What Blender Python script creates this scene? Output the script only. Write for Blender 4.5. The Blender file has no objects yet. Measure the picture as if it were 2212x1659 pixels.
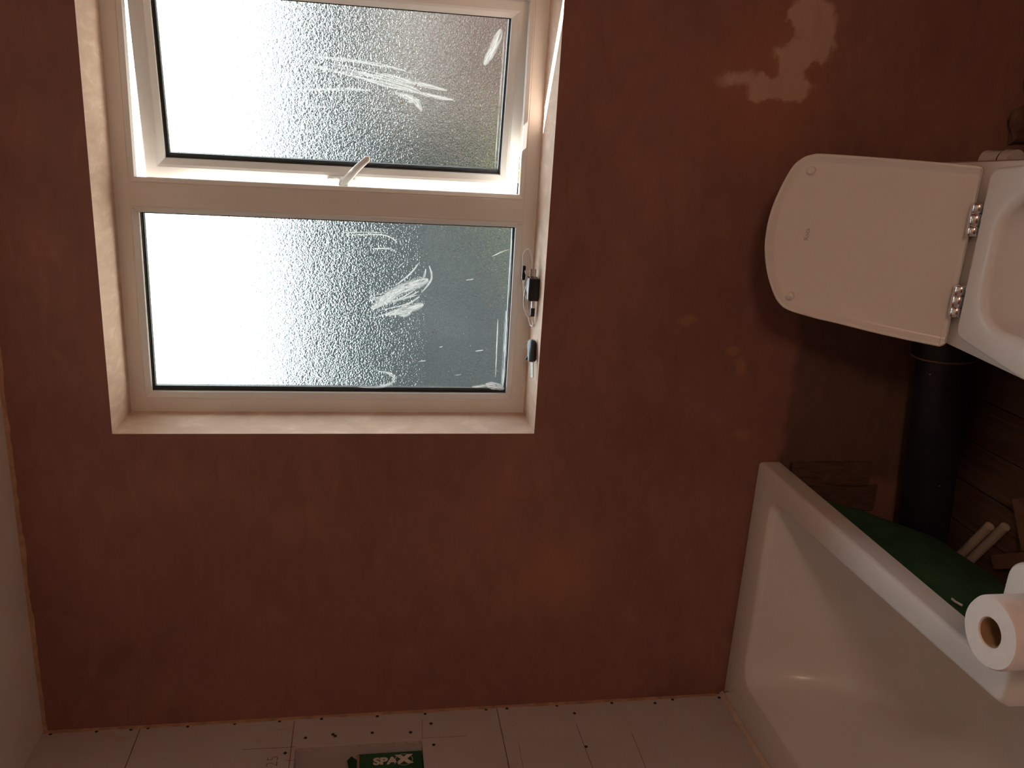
import bpy, bmesh, math, random
from mathutils import Vector, Matrix, noise

random.seed(7)
S = bpy.context.scene
COL = S.collection

# ------------------------------------------------------------------ camera
cam_d = bpy.data.cameras.new('camera')
cam = bpy.data.objects.new('camera', cam_d)
COL.objects.link(cam)
CP = Vector((1.46412, -1.84122, 1.52068))
RV = Vector((0.95521681, 0.29576802, 0.00906169))     # right of the upright view
UV_ = Vector((-0.05758262, 0.15575725, 0.98611557))   # up of the upright view
FV = Vector((-0.29025003, 0.94247597, -0.16581304))   # view direction
# the photograph was taken with the phone turned on its side: world up points to picture left
cx, cy, cz = -UV_, RV, -FV
cam.matrix_world = Matrix(((cx.x, cy.x, cz.x, CP.x), (cx.y, cy.y, cz.y, CP.y), (cx.z, cy.z, cz.z, CP.z), (0, 0, 0, 1)))
cam_d.sensor_fit = 'HORIZONTAL'
cam_d.sensor_width = 36.0
cam_d.lens = 1798.72 * 36.0 / 2212.0
cam_d.clip_start = 0.02
S.camera = cam

# ------------------------------------------------------------------ light
world = bpy.data.worlds.new('world')
S.world = world
world.use_nodes = True
wn = world.node_tree
wn.nodes.clear()
w_out = wn.nodes.new('ShaderNodeOutputWorld')
w_bg = wn.nodes.new('ShaderNodeBackground')
w_bg.inputs['Color'].default_value = (0.90, 0.955, 1.0, 1)
w_bg.inputs['Strength'].default_value = 4.6
wn.links.new(w_bg.outputs[0], w_out.inputs[0])

sun_d = bpy.data.lights.new('sun', 'SUN')
sun_d.energy = 55.0
sun_d.angle = math.radians(0.6)
sun_d.color = (1.0, 0.95, 0.88)
sun = bpy.data.objects.new('sun', sun_d)
COL.objects.link(sun)
az, el = math.radians(30), math.radians(42)
L = Vector((-math.cos(az) * math.cos(el), math.sin(az) * math.cos(el), math.sin(el)))   # towards the sun
sun.rotation_euler = L.to_track_quat('Z', 'Y').to_euler()
sun.location = L * 20

vs = S.view_settings
vs.view_transform = 'Standard'
vs.look = 'None'
vs.gamma = 1.0
vs.use_curve_mapping = False
vs.exposure = 0.0
cy_ = S.cycles
cy_.use_denoising = True
cy_.max_bounces = 9
cy_.diffuse_bounces = 4
cy_.glossy_bounces = 3
cy_.transmission_bounces = 5
cy_.use_adaptive_sampling = False
cy_.time_limit = 1300
cy_.transparent_max_bounces = 16
cy_.sample_clamp_indirect = 12.0
cy_.caustics_refractive = True
cy_.caustics_reflective = False
cy_.blur_glossy = 0.5

# ------------------------------------------------------------------ helpers
def tag(o, label=None, cat=None, group=None, kind=None):
    if label: o['label'] = label
    if cat: o['category'] = cat
    if group: o['group'] = group
    if kind: o['kind'] = kind
    return o

def empty(name, loc):
    o = bpy.data.objects.new(name, None)
    o.location = loc
    o.empty_display_size = 0.05
    COL.objects.link(o)
    return o

def wloc(o):
    v = Vector(o.location)
    if o.parent: v += wloc(o.parent)
    return v

def obj(name, bm, mat, parent=None, smooth=False, origin=None, bevel=0, autosmooth=None):
    """link a bmesh given in world coordinates as one object; its origin goes to `origin` or its base"""
    bmesh.ops.recalc_face_normals(bm, faces=bm.faces)
    if origin is None:
        xs = [v.co for v in bm.verts]
        mn = Vector((min(c.x for c in xs), min(c.y for c in xs), min(c.z for c in xs)))
        mx = Vector((max(c.x for c in xs), max(c.y for c in xs), max(c.z for c in xs)))
        origin = Vector(((mn.x + mx.x) / 2, (mn.y + mx.y) / 2, mn.z))
    origin = Vector(origin)
    me = bpy.data.meshes.new(name)
    bmesh.ops.translate(bm, verts=bm.verts, vec=-origin)
    bm.to_mesh(me)
    bm.free()
    for p in me.polygons: p.use_smooth = smooth
    if mat: me.materials.append(mat)
    o = bpy.data.objects.new(name, me)
    COL.objects.link(o)
    if parent:
        o.parent = parent
        o.location = origin - wloc(parent)
    else:
        o.location = origin
    if bevel:
        m = o.modifiers.new('bevel', 'BEVEL'); m.width = bevel; m.segments = 2; m.limit_method = 'ANGLE'; m.angle_limit = math.radians(40)
    if autosmooth:
        m = o.modifiers.new('smooth', 'EDGE_SPLIT'); m.split_angle = math.radians(autosmooth)
    return o

def box(bm, a, b):
    x0, y0, z0 = a; x1, y1, z1 = b
    v = [bm.verts.new(p) for p in ((x0,y0,z0),(x1,y0,z0),(x1,y1,z0),(x0,y1,z0),(x0,y0,z1),(x1,y0,z1),(x1,y1,z1),(x0,y1,z1))]
    for f in ((0,3,2,1),(4,5,6,7),(0,1,5,4),(1,2,6,5),(2,3,7,6),(3,0,4,7)): bm.faces.new([v[i] for i in f])
    return v

def boxm(a, b):
    bm = bmesh.new(); box(bm, a, b); return bm

def frame_axes(d):
    d = d.normalized()
    u = d.cross(Vector((0, 0, 1)))
    if u.length < 1e-4: u = Vector((1, 0, 0))
    u.normalize()
    return u, d.cross(u).normalized()

def tube(bm, pts, r, n=10, cap=True):
    pts = [Vector(p) for p in pts]
    rs = r if isinstance(r, (list, tuple)) else [r] * len(pts)
    rings = []
    u = None
    for i, p in enumerate(pts):
        d = (pts[min(i + 1, len(pts) - 1)] - pts[max(i - 1, 0)]).normalized()
        if u is None: u, w = frame_axes(d)
        else:
            u = (u - d * u.dot(d)).normalized(); w = d.cross(u)
        rings.append([bm.verts.new(p + (u * math.cos(2*math.pi*k/n) + w * math.sin(2*math.pi*k/n)) * rs[i]) for k in range(n)])
    for a, b in zip(rings, rings[1:]):
        for k in range(n): bm.faces.new((a[k], a[(k+1) % n], b[(k+1) % n], b[k]))
    if cap:
        bm.faces.new(rings[0][::-1]); bm.faces.new(rings[-1])
    return rings

def tubem(pts, r, n=10, cap=True):
    bm = bmesh.new(); tube(bm, pts, r, n, cap); return bm

def smoothpath(pts, k=6, closed=False):
    P = [Vector(p) for p in pts]; out = []
    n = len(P)
    for i in range(n - 1):
        p0, p1, p2, p3 = P[max(i-1,0)], P[i], P[i+1], P[min(i+2,n-1)]
        for j in range(k):
            t = j / k
            out.append(0.5*((2*p1)+(-p0+p2)*t+(2*p0-5*p1+4*p2-p3)*t*t+(-p0+3*p1-3*p2+p3)*t*t*t))
    out.append(P[-1])
    return out

def fillet(corners, n=7):
    """corners: (x, y, r) -> rounded closed outline, len(corners)*(n+1) points"""
    out = []
    m = len(corners)
    for i in range(m):
        p = Vector(corners[i][:2]); r = corners[i][2]
        a = Vector(corners[i-1][:2]) - p; b = Vector(corners[(i+1) % m][:2]) - p
        la, lb = a.length, b.length
        a.normalize(); b.normalize()
        ang = a.angle(b)
        t = min(r / max(math.tan(ang / 2), 1e-4), la * .49, lb * .49)
        s, e = p + a * t, p + b * t
        for k in range(n + 1):
            u = k / n
            # rational quadratic: a true arc
            wgt = math.sin(ang / 2)
            c0, c1, c2 = (1-u)**2, 2*u*(1-u)*wgt, u*u
            q = (s*c0 + p*c1 + e*c2) / (c0 + c1 + c2)
            out.append((q.x, q.y))
    return out

def offset(loop, d):
    """move a closed outline inwards by d (counter-clockwise or clockwise)"""
    n = len(loop)
    area = sum(loop[i][0]*loop[(i+1) % n][1] - loop[(i+1) % n][0]*loop[i][1] for i in range(n))
    sg = 1 if area > 0 else -1
    out = []
    for i in range(n):
        a = Vector(loop[i-1]); b = Vector(loop[(i+1) % n])
        t = b - a
        if t.length < 1e-9: out.append(loop[i]); continue
        t.normalize()
        out.append((loop[i][0] - t.y*d*sg, loop[i][1] + t.x*d*sg))
    return out

def loft(bm, loops, closed0=False, closed1=False):
    """loops: lists of 3-D points with equal length"""
    rings = [[bm.verts.new(p) for p in lp] for lp in loops]
    n = len(rings[0])
    for a, b in zip(rings, rings[1:]):
        for k in range(n): bm.faces.new((a[k], a[(k+1) % n], b[(k+1) % n], b[k]))
    if closed0: bm.faces.new(rings[0][::-1])
    if closed1: bm.faces.new(rings[-1])
    return rings

def ring_sweep(bm, rect, profile, fn):
    """sweep a closed profile [(inset, depth)] around rect (a0, b0, a1, b1) with mitred corners; fn(a, depth, b) -> world"""
    a0, b0, a1, b1 = rect
    cs = []
    for sa, sb in ((0,0),(1,0),(1,1),(0,1)):
        lp = []
        for i, d in profile:
            lp.append(bm.verts.new(fn((a1-i) if sa else (a0+i), d, (b1-i) if sb else (b0+i))))
        cs.append(lp)
    n = len(profile)
    for c in range(4):
        A, B = cs[c], cs[(c+1) % 4]
        for k in range(n): bm.faces.new((A[k], A[(k+1) % n], B[(k+1) % n], B[k]))

# ------------------------------------------------------------------ materials
def newmat(name):
    m = bpy.data.materials.new(name); m.use_nodes = True
    t = m.node_tree; t.nodes.clear()
    out = t.nodes.new('ShaderNodeOutputMaterial')
    return m, t, out

def principled(t, col=(.8,.8,.8), rough=.5, metal=0, spec=.5):
    b = t.nodes.new('ShaderNodeBsdfPrincipled')
    b.inputs['Base Color'].default_value = (*col, 1)
    b.inputs['Roughness'].default_value = rough
    b.inputs['Metallic'].default_value = metal
    b.inputs['Specular IOR Level'].default_value = spec
    return b

def objcoord(t, scale=(1,1,1)):
    g = t.nodes.new('ShaderNodeNewGeometry')
    m = t.nodes.new('ShaderNodeMapping'); m.inputs['Scale'].default_value = scale
    t.links.new(g.outputs['Position'], m.inputs['Vector'])
    return m.outputs[0]

def noise_n(t, vec, scale, detail=3, rough=.55, dist=0):
    n = t.nodes.new('ShaderNodeTexNoise')
    n.inputs['Scale'].default_value = scale; n.inputs['Detail'].default_value = detail
    n.inputs['Roughness'].default_value = rough; n.inputs['Distortion'].default_value = dist
    t.links.new(vec, n.inputs['Vector'])
    return n.outputs['Fac']

def ramp(t, fac, stops):
    r = t.nodes.new('ShaderNodeValToRGB')
    e = r.color_ramp.elements
    while len(e) < len(stops): e.new(.5)
    for el_, (p, c) in zip(e, stops):
        el_.position = p; el_.color = (*c, 1) if len(c) == 3 else c
    t.links.new(fac, r.inputs[0])
    return r.outputs[0]

def mixc(t, fac, a, b, mode='MIX'):
    m = t.nodes.new('ShaderNodeMix'); m.data_type = 'RGBA'; m.blend_type = mode
    for s, v in ((m.inputs[0], fac), (m.inputs[6], a), (m.inputs[7], b)):
        if isinstance(v, (int, float)): s.default_value = v
        elif isinstance(v, tuple): s.default_value = (*v, 1)
        else: t.links.new(v, s)
    return m.outputs[2]

def math_n(t, op, a, b=None, clamp=False):
    m = t.nodes.new('ShaderNodeMath'); m.operation = op; m.use_clamp = clamp
    for s, v in ((m.inputs[0], a), (m.inputs[1], b)):
        if v is None: continue
        if isinstance(v, (int, float)): s.default_value = v
        else: t.links.new(v, s)
    return m.outputs[0]

def maprange(t, v, a, b, c=0, d=1, smooth=True):
    m = t.nodes.new('ShaderNodeMapRange')
    if smooth: m.interpolation_type = 'SMOOTHSTEP'
    for i, q in zip((1,2,3,4), (a,b,c,d)): m.inputs[i].default_value = q
    t.links.new(v, m.inputs[0])
    return m.outputs[0]

def bump(t, bsdf, h, strength=.2, dist=.002):
    b = t.nodes.new('ShaderNodeBump'); b.inputs['Strength'].default_value = strength; b.inputs['Distance'].default_value = dist
    t.links.new(h, b.inputs['Height'])
    t.links.new(b.outputs[0], bsdf.inputs['Normal'])

def simple(name, col, rough=.5, metal=0, spec=.5, var=.12, scale=30, bmp=0, col2=None):
    m, t, out = newmat(name)
    b = principled(t, col, rough, metal, spec)
    v = objcoord(t)
    n = noise_n(t, v, scale)
    c2 = col2 or tuple(min(1, c * (1 + var)) for c in col)
    c1 = tuple(c * (1 - var) for c in col) if not col2 else col
    t.links.new(ramp(t, n, [(.3, c1), (.7, c2)]), b.inputs['Base Color'])
    if bmp: bump(t, b, n, bmp, .002)
    t.links.new(b.outputs[0], out.inputs[0])
    return m

M = {}
M['upvc'] = simple('white_upvc', (.80,.79,.76), .28, var=.02, scale=12)
M['ceramic'] = simple('white_ceramic', (.82,.80,.77), .12, var=.015, scale=6)
M['seat'] = simple('white_seat_plastic', (.82,.79,.76), .25, var=.015, scale=6)
M['acrylic'] = simple('white_acrylic', (.80,.78,.75), .22, var=.02, scale=5)
M['green_shell'] = simple('green_resin_shell', (.035,.13,.055), .7, var=.25, scale=18, bmp=.15)
M['chrome'] = simple('chrome', (.8,.8,.82), .12, metal=1, var=.03)
M['black_iron'] = None
M['gasket'] = simple('black_gasket', (.02,.02,.022), .5, var=.2)
M['spacer'] = simple('grey_spacer', (.05,.055,.06), .4, var=.2, scale=80)
M['paper'] = simple('toilet_paper', (.88,.86,.85), .95, spec=.1, var=.03, scale=60, bmp=.15)
M['card'] = simple('cardboard', (.36,.23,.13), .9, spec=.15, var=.15, scale=50)
M['carddark'] = simple('brown_board', (.24,.13,.09), .85, spec=.2, var=.2, scale=25)
M['black'] = simple('black_plastic', (.015,.015,.016), .3, var=.15)
M['greycable'] = simple('pale_cable', (.74,.73,.71), .35, var=.08)
M['steel'] = simple('steel', (.62,.61,.58), .25, metal=1, var=.05)
M['boxgreen'] = simple('green_box_card', (.018,.10,.04), .55, var=.15, scale=60)
M['boxwhite'] = simple('white_print', (.72,.68,.62), .6, var=.06, scale=120)
M['hole'] = simple('dark_screw', (.02,.015,.013), .6, var=.2)
M['pencil'] = simple('pencil', (.16,.10,.09), .8, var=.2, scale=200)
M['redpencil'] = simple('red_pencil', (.28,.07,.06), .8, var=.2, scale=200)
M['silicone'] = simple('sealant', (.62,.52,.43), .5, var=.1, scale=60)
M['palepipe'] = simple('pale_plastic_pipe', (.62,.52,.40), .5, var=.08, scale=30)
M['logo_grey'] = simple('grey_print', (.42,.40,.39), .6, var=.05)
M['rubble'] = simple('broken_plaster', (.17,.10,.065), .95, spec=.1, var=.3, scale=40, bmp=.6)
M['tanplaster'] = simple('tan_plaster', (.48,.30,.19), .9, spec=.15, var=.25, scale=35, bmp=.3)
M['offcut'] = simple('pale_offcut', (.50,.38,.30), .85, spec=.2, var=.1, scale=30)
M['boardcore'] = simple('gypsum_core', (.55,.47,.42), .95, spec=.1, var=.15, scale=80, bmp=.4)

def mat_plaster():
    m, t, out = newmat('brown_plaster')
    b = principled(t, rough=.78, spec=.18)
    v = objcoord(t)
    nb = noise_n(t, v, 2.2, 4, .6, .6)
    nm = noise_n(t, objcoord(t, (1, 1, 2.4)), 9, 5, .62, 1.2)
    f = math_n(t, 'ADD', math_n(t, 'MULTIPLY', nb, .6), math_n(t, 'MULTIPLY', nm, .4))
    base = ramp(t, f, [(.34, (.235,.112,.088)), (.46, (.275,.135,.108)), (.56, (.315,.155,.116)), (.70, (.375,.185,.126))])
    # warped wall coordinates for the blotches
    wn_ = t.nodes.new('ShaderNodeTexNoise'); wn_.inputs['Scale'].default_value = 20; wn_.inputs['Detail'].default_value = 6; wn_.inputs['Roughness'].default_value = .62
    t.links.new(v, wn_.inputs['Vector'])
    vm = t.nodes.new('ShaderNodeVectorMath'); vm.operation = 'SUBTRACT'; vm.inputs[1].default_value = (.5,.5,.5)
    t.links.new(wn_.outputs['Color'], vm.inputs[0])
    vs_ = t.nodes.new('ShaderNodeVectorMath'); vs_.operation = 'SCALE'; vs_.inputs['Scale'].default_value = .060
    t.links.new(vm.outputs[0], vs_.inputs[0])
    va = t.nodes.new('ShaderNodeVectorMath'); va.operation = 'ADD'
    t.links.new(v, va.inputs[0]); t.links.new(vs_.outputs[0], va.inputs[1])
    def ell(cx_, cz_, rx, rz, e0=1.08, e1=.72):
        s = t.nodes.new('ShaderNodeVectorMath'); s.operation = 'SUBTRACT'; s.inputs[1].default_value = (cx_, 0, cz_)
        t.links.new(va.outputs[0], s.inputs[0])
        q = t.nodes.new('ShaderNodeVectorMath'); q.operation = 'MULTIPLY'; q.inputs[1].default_value = (1/rx, 0, 1/rz)
        t.links.new(s.outputs[0], q.inputs[0])
        ln = t.nodes.new('ShaderNodeVectorMath'); ln.operation = 'LENGTH'
        t.links.new(q.outputs[0], ln.inputs[0])
        return maprange(t, ln.outputs['Value'], e0, e1)
    def union(lst):
        r = ell(*lst[0])
        for q in lst[1:]: r = math_n(t, 'MAXIMUM', r, ell(*q))
        return r
    halo = union([(1.59,.67,.24,.19,1.1,.2)])
    pale = union([(1.735,.585,.052,.066), (1.694,.562,.075,.046), (1.655,.615,.05,.055), (1.597,.612,.036,.058), (1.587,.675,.030,.045), (1.60,.73,.018,.07,1.2,.2)])
    holes = union([(1.697,.645,.030,.033), (1.630,.657,.027,.022), (1.628,.562,.026,.026), (1.745,.655,.03,.02)])
    pale = math_n(t, 'MULTIPLY', pale, math_n(t, 'SUBTRACT', 1.0, math_n(t, 'MULTIPLY', holes, .92)))
    small = union([(1.061,.779,.018,.026,1.1,.5), (.949,.634,.030,.018,1.1,.5), (.984,.663,.014,.024,1.1,.5), (.768,.608,.02,.03,1.1,.4), (.40,1.05,.16,.16,1.1,.1)])
    old = maprange(t, t_sep(t, va.outputs[0], 2), .505, .478)  # back wall toned darker in its lower part, fading out to the right
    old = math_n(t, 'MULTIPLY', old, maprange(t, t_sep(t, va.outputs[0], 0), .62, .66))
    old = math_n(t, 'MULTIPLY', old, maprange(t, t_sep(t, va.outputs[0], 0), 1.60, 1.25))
    c = mixc(t, math_n(t, 'MULTIPLY', halo, .55), base, (.42,.175,.085))
    c = mixc(t, math_n(t, 'MULTIPLY', small, .45), c, (.46,.22,.12))
    c = mixc(t, math_n(t, 'MULTIPLY', pale, math_n(t, 'ADD', .55, math_n(t, 'MULTIPLY', nm, .6))), c, (.62,.41,.32))
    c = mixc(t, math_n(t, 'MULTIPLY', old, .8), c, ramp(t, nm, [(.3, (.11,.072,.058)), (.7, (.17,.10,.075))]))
    t.links.new(c, b.inputs['Base Color'])
    bump(t, b, nm, .22, .0035)
    t.links.new(b.outputs[0], out.inputs[0])
    return m

def t_sep(t, vec, i):
    s = t.nodes.new('ShaderNodeSeparateXYZ'); t.links.new(vec, s.inputs[0])
    return s.outputs[i]

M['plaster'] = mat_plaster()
M['plainplaster'] = simple('plain_brown_plaster', (.26,.125,.098), .8, spec=.15, col2=(.35,.172,.122), scale=4)

def mat_reveal():
    m, t, out = newmat('pink_reveal_plaster')
    b = principled(t, rough=.7, spec=.25)
    n = noise_n(t, objcoord(t, (3, 1, 1)), 14, 7, .6, .6)
    t.links.new(ramp(t, n, [(.3, (.64,.46,.36)), (.55, (.72,.53,.42)), (.66, (.80,.61,.50)), (.74, (.74,.49,.35))]), b.inputs['Base Color'])
    bump(t, b, n, .3, .003)
    t.links.new(b.outputs[0], out.inputs[0])
    return m
M['reveal'] = mat_reveal()

def mat_board():
    m, t, out = newmat('plasterboard_paper')
    b = principled(t, rough=.85, spec=.15)
    v = objcoord(t)
    n = noise_n(t, v, 5, 6, .6, .5); n2 = noise_n(t, objcoord(t, (1,1,3)), 22, 4)
    c = ramp(t, n, [(.3, (.54,.49,.48)), (.7, (.62,.57,.55))])
    sm = maprange(t, noise_n(t, objcoord(t, (1, 3, 1.2)), 6, 3, .5, 1.5), .64, .72)
    c = mixc(t, math_n(t, 'MULTIPLY', sm, .45), c, (.54,.39,.30))
    c = mixc(t, math_n(t, 'MULTIPLY', n2, .12), c, (.36,.29,.27))
    t.links.new(c, b.inputs['Base Color'])
    bump(t, b, n2, .08, .001)
    t.links.new(b.outputs[0], out.inputs[0])
    return m
M['board'] = mat_board()

M['ceiling'] = simple('white_ceiling_paint', (.84,.81,.77), .8, spec=.2, var=.04, scale=8, bmp=.05)

def mat_wood():
    m, t, out = newmat('old_floorboard')
    b = principled(t, rough=.7, spec=.25)
    g = noise_n(t, objcoord(t, (26, 1.6, 8)), 3, 7, .6, .7)
    k = noise_n(t, objcoord(t), 3, 3)
    c = ramp(t, g, [(.3, (.085,.05,.036)), (.5, (.15,.088,.06)), (.7, (.21,.13,.085))])
    c = mixc(t, math_n(t, 'MULTIPLY', k, .4), c, (.10,.065,.05))
    t.links.new(c, b.inputs['Base Color'])
    bump(t, b, g, .3, .002)
    t.links.new(b.outputs[0], out.inputs[0])
    return m
M['wood'] = mat_wood()

def mat_iron():
    m, t, out = newmat('black_pipe')
    b = principled(t, (.006,.006,.009), .42, spec=.35)
    v = objcoord(t)
    vo = t.nodes.new('ShaderNodeTexVoronoi'); vo.inputs['Scale'].default_value = 55
    t.links.new(v, vo.inputs['Vector'])
    fl = maprange(t, vo.outputs['Distance'], .13, .08)
    msk = maprange(t, noise_n(t, v, 9, 3), .56, .64)
    n = noise_n(t, v, 18)
    c = ramp(t, n, [(.3, (.012,.012,.022)), (.7, (.022,.022,.030))])
    c = mixc(t, math_n(t, 'MULTIPLY', fl, msk), c, (.42,.34,.27))
    t.links.new(c, b.inputs['Base Color'])
    t.links.new(b.outputs[0], out.inputs[0])
    return m
M['black_iron'] = mat_iron()

def mat_clear_glass():
    m, t, out = newmat('clear_pane')
    tr = t.nodes.new('ShaderNodeBsdfTransparent'); tr.inputs[0].default_value = (.96,.975,.97,1)
    gl = t.nodes.new('ShaderNodeBsdfGlossy'); gl.inputs['Roughness'].default_value = .02
    fr = t.nodes.new('ShaderNodeFresnel'); fr.inputs[0].default_value = 1.12
    mx = t.nodes.new('ShaderNodeMixShader')
    t.links.new(fr.outputs[0], mx.inputs[0]); t.links.new(tr.outputs[0], mx.inputs[1]); t.links.new(gl.outputs[0], mx.inputs[2])
    t.links.new(mx.outputs[0], out.inputs[0])
    return m
M['clear'] = mat_clear_glass()

def mat_obscure_glass():
    m, t, out = newmat('obscure_textured_glass')
    v = objcoord(t)
    n1 = noise_n(t, v, 230, 2, .5, .6)
    n2 = noise_n(t, v, 90, 2, .5, .3)
    h = math_n(t, 'ADD', math_n(t, 'MULTIPLY', n1, .75), math_n(t, 'MULTIPLY', n2, .5))
    b = t.nodes.new('ShaderNodeBump'); b.inputs['Strength'].default_value = 1.0; b.inputs['Distance'].default_value = .0060
    t.links.new(h, b.inputs['Height'])
    rf = t.nodes.new('ShaderNodeBsdfRefraction'); rf.inputs['IOR'].default_value = 1.22; rf.inputs['Roughness'].default_value = .025
    rf.inputs['Color'].default_value = (.93,.96,.95,1)
    tl = t.nodes.new('ShaderNodeBsdfTranslucent'); tl.inputs[0].default_value = (.85,.9,.9,1)
    mx = t.nodes.new('ShaderNodeMixShader'); mx.inputs[0].default_value = .002
    # part of the light is scattered widely by the moulded surface
    wd = t.nodes.new('ShaderNodeBsdfRefraction'); wd.inputs['IOR'].default_value = 1.22; wd.inputs['Roughness'].default_value = .40
    wd.inputs['Color'].default_value = (.95,.97,.96,1)
    m2 = t.nodes.new('ShaderNodeMixShader'); m2.inputs[0].default_value = .20
    t.links.new(rf.outputs[0], m2.inputs[1]); t.links.new(wd.outputs[0], m2.inputs[2])
    t.links.new(b.outputs[0], rf.inputs['Normal'])
    t.links.new(m2.outputs[0], mx.inputs[1]); t.links.new(tl.outputs[0], mx.inputs[2])
    t.links.new(mx.outputs[0], out.inputs[0])
    return m
M['obscure'] = mat_obscure_glass()
def mat_sheet():
    m, t, out = newmat('glass_sheet_outside')
    tr = t.nodes.new('ShaderNodeBsdfTransparent'); tr.inputs[0].default_value = (.97,.985,.98,1)
    t.links.new(tr.outputs[0], out.inputs[0])
    return m
M['sheet'] = mat_sheet()
def obscured(bm, parent):
    # room-side face carries the moulded texture, the other faces are plain clear glass
    o = obj('obscured_pane', bm, M['sheet'], parent)
    o.data.materials.append(M['obscure'])
    ps = sorted(o.data.polygons, key=lambda p: -p.area)[:2]
    a = min(ps, key=lambda p: p.center.y)
    a.material_index = 1
    return o


def mat_smear():
    m, t, out = newmat('dried_plaster_smear')
    uv = t.nodes.new('ShaderNodeUVMap'); uv.uv_map = 'UVMap'
    us = t.nodes.new('ShaderNodeUVMap'); us.uv_map = 'Streak'
    mp = t.nodes.new('ShaderNodeMapping'); mp.inputs['Scale'].default_value = (1.0, 1.0, 1)
    t.links.new(us.outputs[0], mp.inputs[0])
    n = noise_n(t, mp.outputs[0], 1.0, 4, .65, .3)
    u = t_sep(t, uv.outputs[0], 1)
    edge = math_n(t, 'SUBTRACT', 1.0, math_n(t, 'POWER', math_n(t, 'ABSOLUTE', math_n(t, 'SUBTRACT', math_n(t, 'MULTIPLY', u, 2.0), 1.0)), 2.5))
    a = math_n(t, 'MULTIPLY', maprange(t, n, .36, .56), edge, True)
    a = math_n(t, 'MULTIPLY', a, .66)
    df = t.nodes.new('ShaderNodeBsdfDiffuse'); df.inputs[0].default_value = (.82,.80,.78,1)
    tl = t.nodes.new('ShaderNodeBsdfTranslucent'); tl.inputs[0].default_value = (.9,.9,.9,1)
    ad = t.nodes.new('ShaderNodeMixShader'); ad.inputs[0].default_value = .6
    t.links.new(df.outputs[0], ad.inputs[1]); t.links.new(tl.outputs[0], ad.inputs[2])
    tr = t.nodes.new('ShaderNodeBsdfTransparent')
    mx = t.nodes.new('ShaderNodeMixShader')
    t.links.new(a, mx.inputs[0]); t.links.new(tr.outputs[0], mx.inputs[1]); t.links.new(ad.outputs[0], mx.inputs[2])
    t.links.new(mx.outputs[0], out.inputs[0])
    return m
M['smear'] = mat_smear()

def mat_leaf(name, a, b_):
    m, t, out = newmat(name)
    b = principled(t, rough=.8, spec=.2)
    n = noise_n(t, objcoord(t), 1.6, 8, .75)
    t.links.new(ramp(t, n, [(.42, a), (.60, b_)]), b.inputs['Base Color'])
    t.links.new(b.outputs[0], out.inputs[0])
    return m
M['leaf1'] = mat_leaf('dark_leaves', (.006,.008,.010), (.062,.070,.070))
M['leaf2'] = mat_leaf('bright_leaves', (.03,.035,.008), (.12,.115,.02))
M['bark'] = simple('bark', (.10,.07,.05), .9, var=.3, scale=10)
M['lawn'] = mat_leaf('lawn_grass', (.015,.025,.012), (.035,.045,.022))

def mat_brick():
    m, t, out = newmat('red_brick')
    b = principled(t, rough=.85, spec=.2)
    br = t.nodes.new('ShaderNodeTexBrick')
    br.inputs['Color1'].default_value = (.075,.036,.029,1); br.inputs['Color2'].default_value = (.06,.03,.024,1); br.inputs['Mortar'].default_value = (.09,.07,.065,1)
    br.inputs['Scale'].default_value = 4
    g = t.nodes.new('ShaderNodeNewGeometry'); mp = t.nodes.new('ShaderNodeMapping'); mp.inputs['Rotation'].default_value = (math.pi/2, 0, 0)
    t.links.new(g.outputs['Position'], mp.inputs[0]); t.links.new(mp.outputs[0], br.inputs['Vector'])
    t.links.new(br.outputs['Color'], b.inputs['Base Color'])
    t.links.new(b.outputs[0], out.inputs[0])
    return m
M['brick'] = mat_brick()
M['rooftile'] = simple('roof_tile', (.022,.016,.013), .9, var=.2, scale=6)

# ------------------------------------------------------------------ room shell
XR_, YF, H = 2.35, -2.75, 2.303           # right wall, wall behind the camera, ceiling
WX0, WX1, WZ0, WZ1 = .7731, 1.790, 1.1355, 2.0864   # window opening
WT = .30                                   # outer wall thickness

bm = bmesh.new()
# wall with the window hole: four slabs around the opening
def wall_face(bm, y, flip=False):
    xs = [-.3, WX0, WX1, XR_ + .3]; zs = [-.3, WZ0, WZ1, H + .25]
    g = [[bm.verts.new((x, y, z)) for z in zs] for x in xs]
    for i in range(3):
        for j in range(3):
            if i == 1 and j == 1: continue
            bm.faces.new((g[i][j], g[i+1][j], g[i+1][j+1], g[i][j+1]))
    return g
g0 = wall_face(bm, 0); g1 = wall_face(bm, WT)
for (i, j), (k, l) in (((0,0),(3,0)), ((3,0),(3,3)), ((3,3),(0,3)), ((0,3),(0,0))):
    bm.faces.new((g0[i][j], g0[k][l], g1[k][l], g1[i][j])) if False else None
for a, b in zip(range(3), range(1, 4)):
    bm.faces.new((g0[a][0], g0[b][0], g1[b][0], g1[a][0])); bm.faces.new((g0[a][3], g0[b][3], g1[b][3], g1[a][3]))
    bm.faces.new((g0[0][a], g0[0][b], g1[0][b], g1[0][a])); bm.faces.new((g0[3][a], g0[3][b], g1[3][b], g1[3][a]))
for (i, j), (k, l) in (((1,1),(2,1)), ((2,1),(2,2)), ((2,2),(1,2)), ((1,2),(1,1))):
    f = bm.faces.new((g0[i][j], g0[k][l], g1[k][l], g1[i][j])); f.material_index = 1
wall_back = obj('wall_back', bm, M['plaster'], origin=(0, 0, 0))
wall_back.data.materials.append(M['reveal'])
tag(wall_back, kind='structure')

# left wall: backing of studs, then plasterboard sheets with real joints
NY, NZ0, NZ1 = -.1125, 1.3895, 1.6955     # niche: side near the corner, bottom, top
NYB = -.40                                # niche: other side
bm = bmesh.new()
DN = -.095
box(bm, (-.30, YF - .2, -.3), (DN - .004, .0, H + .25))
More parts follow.
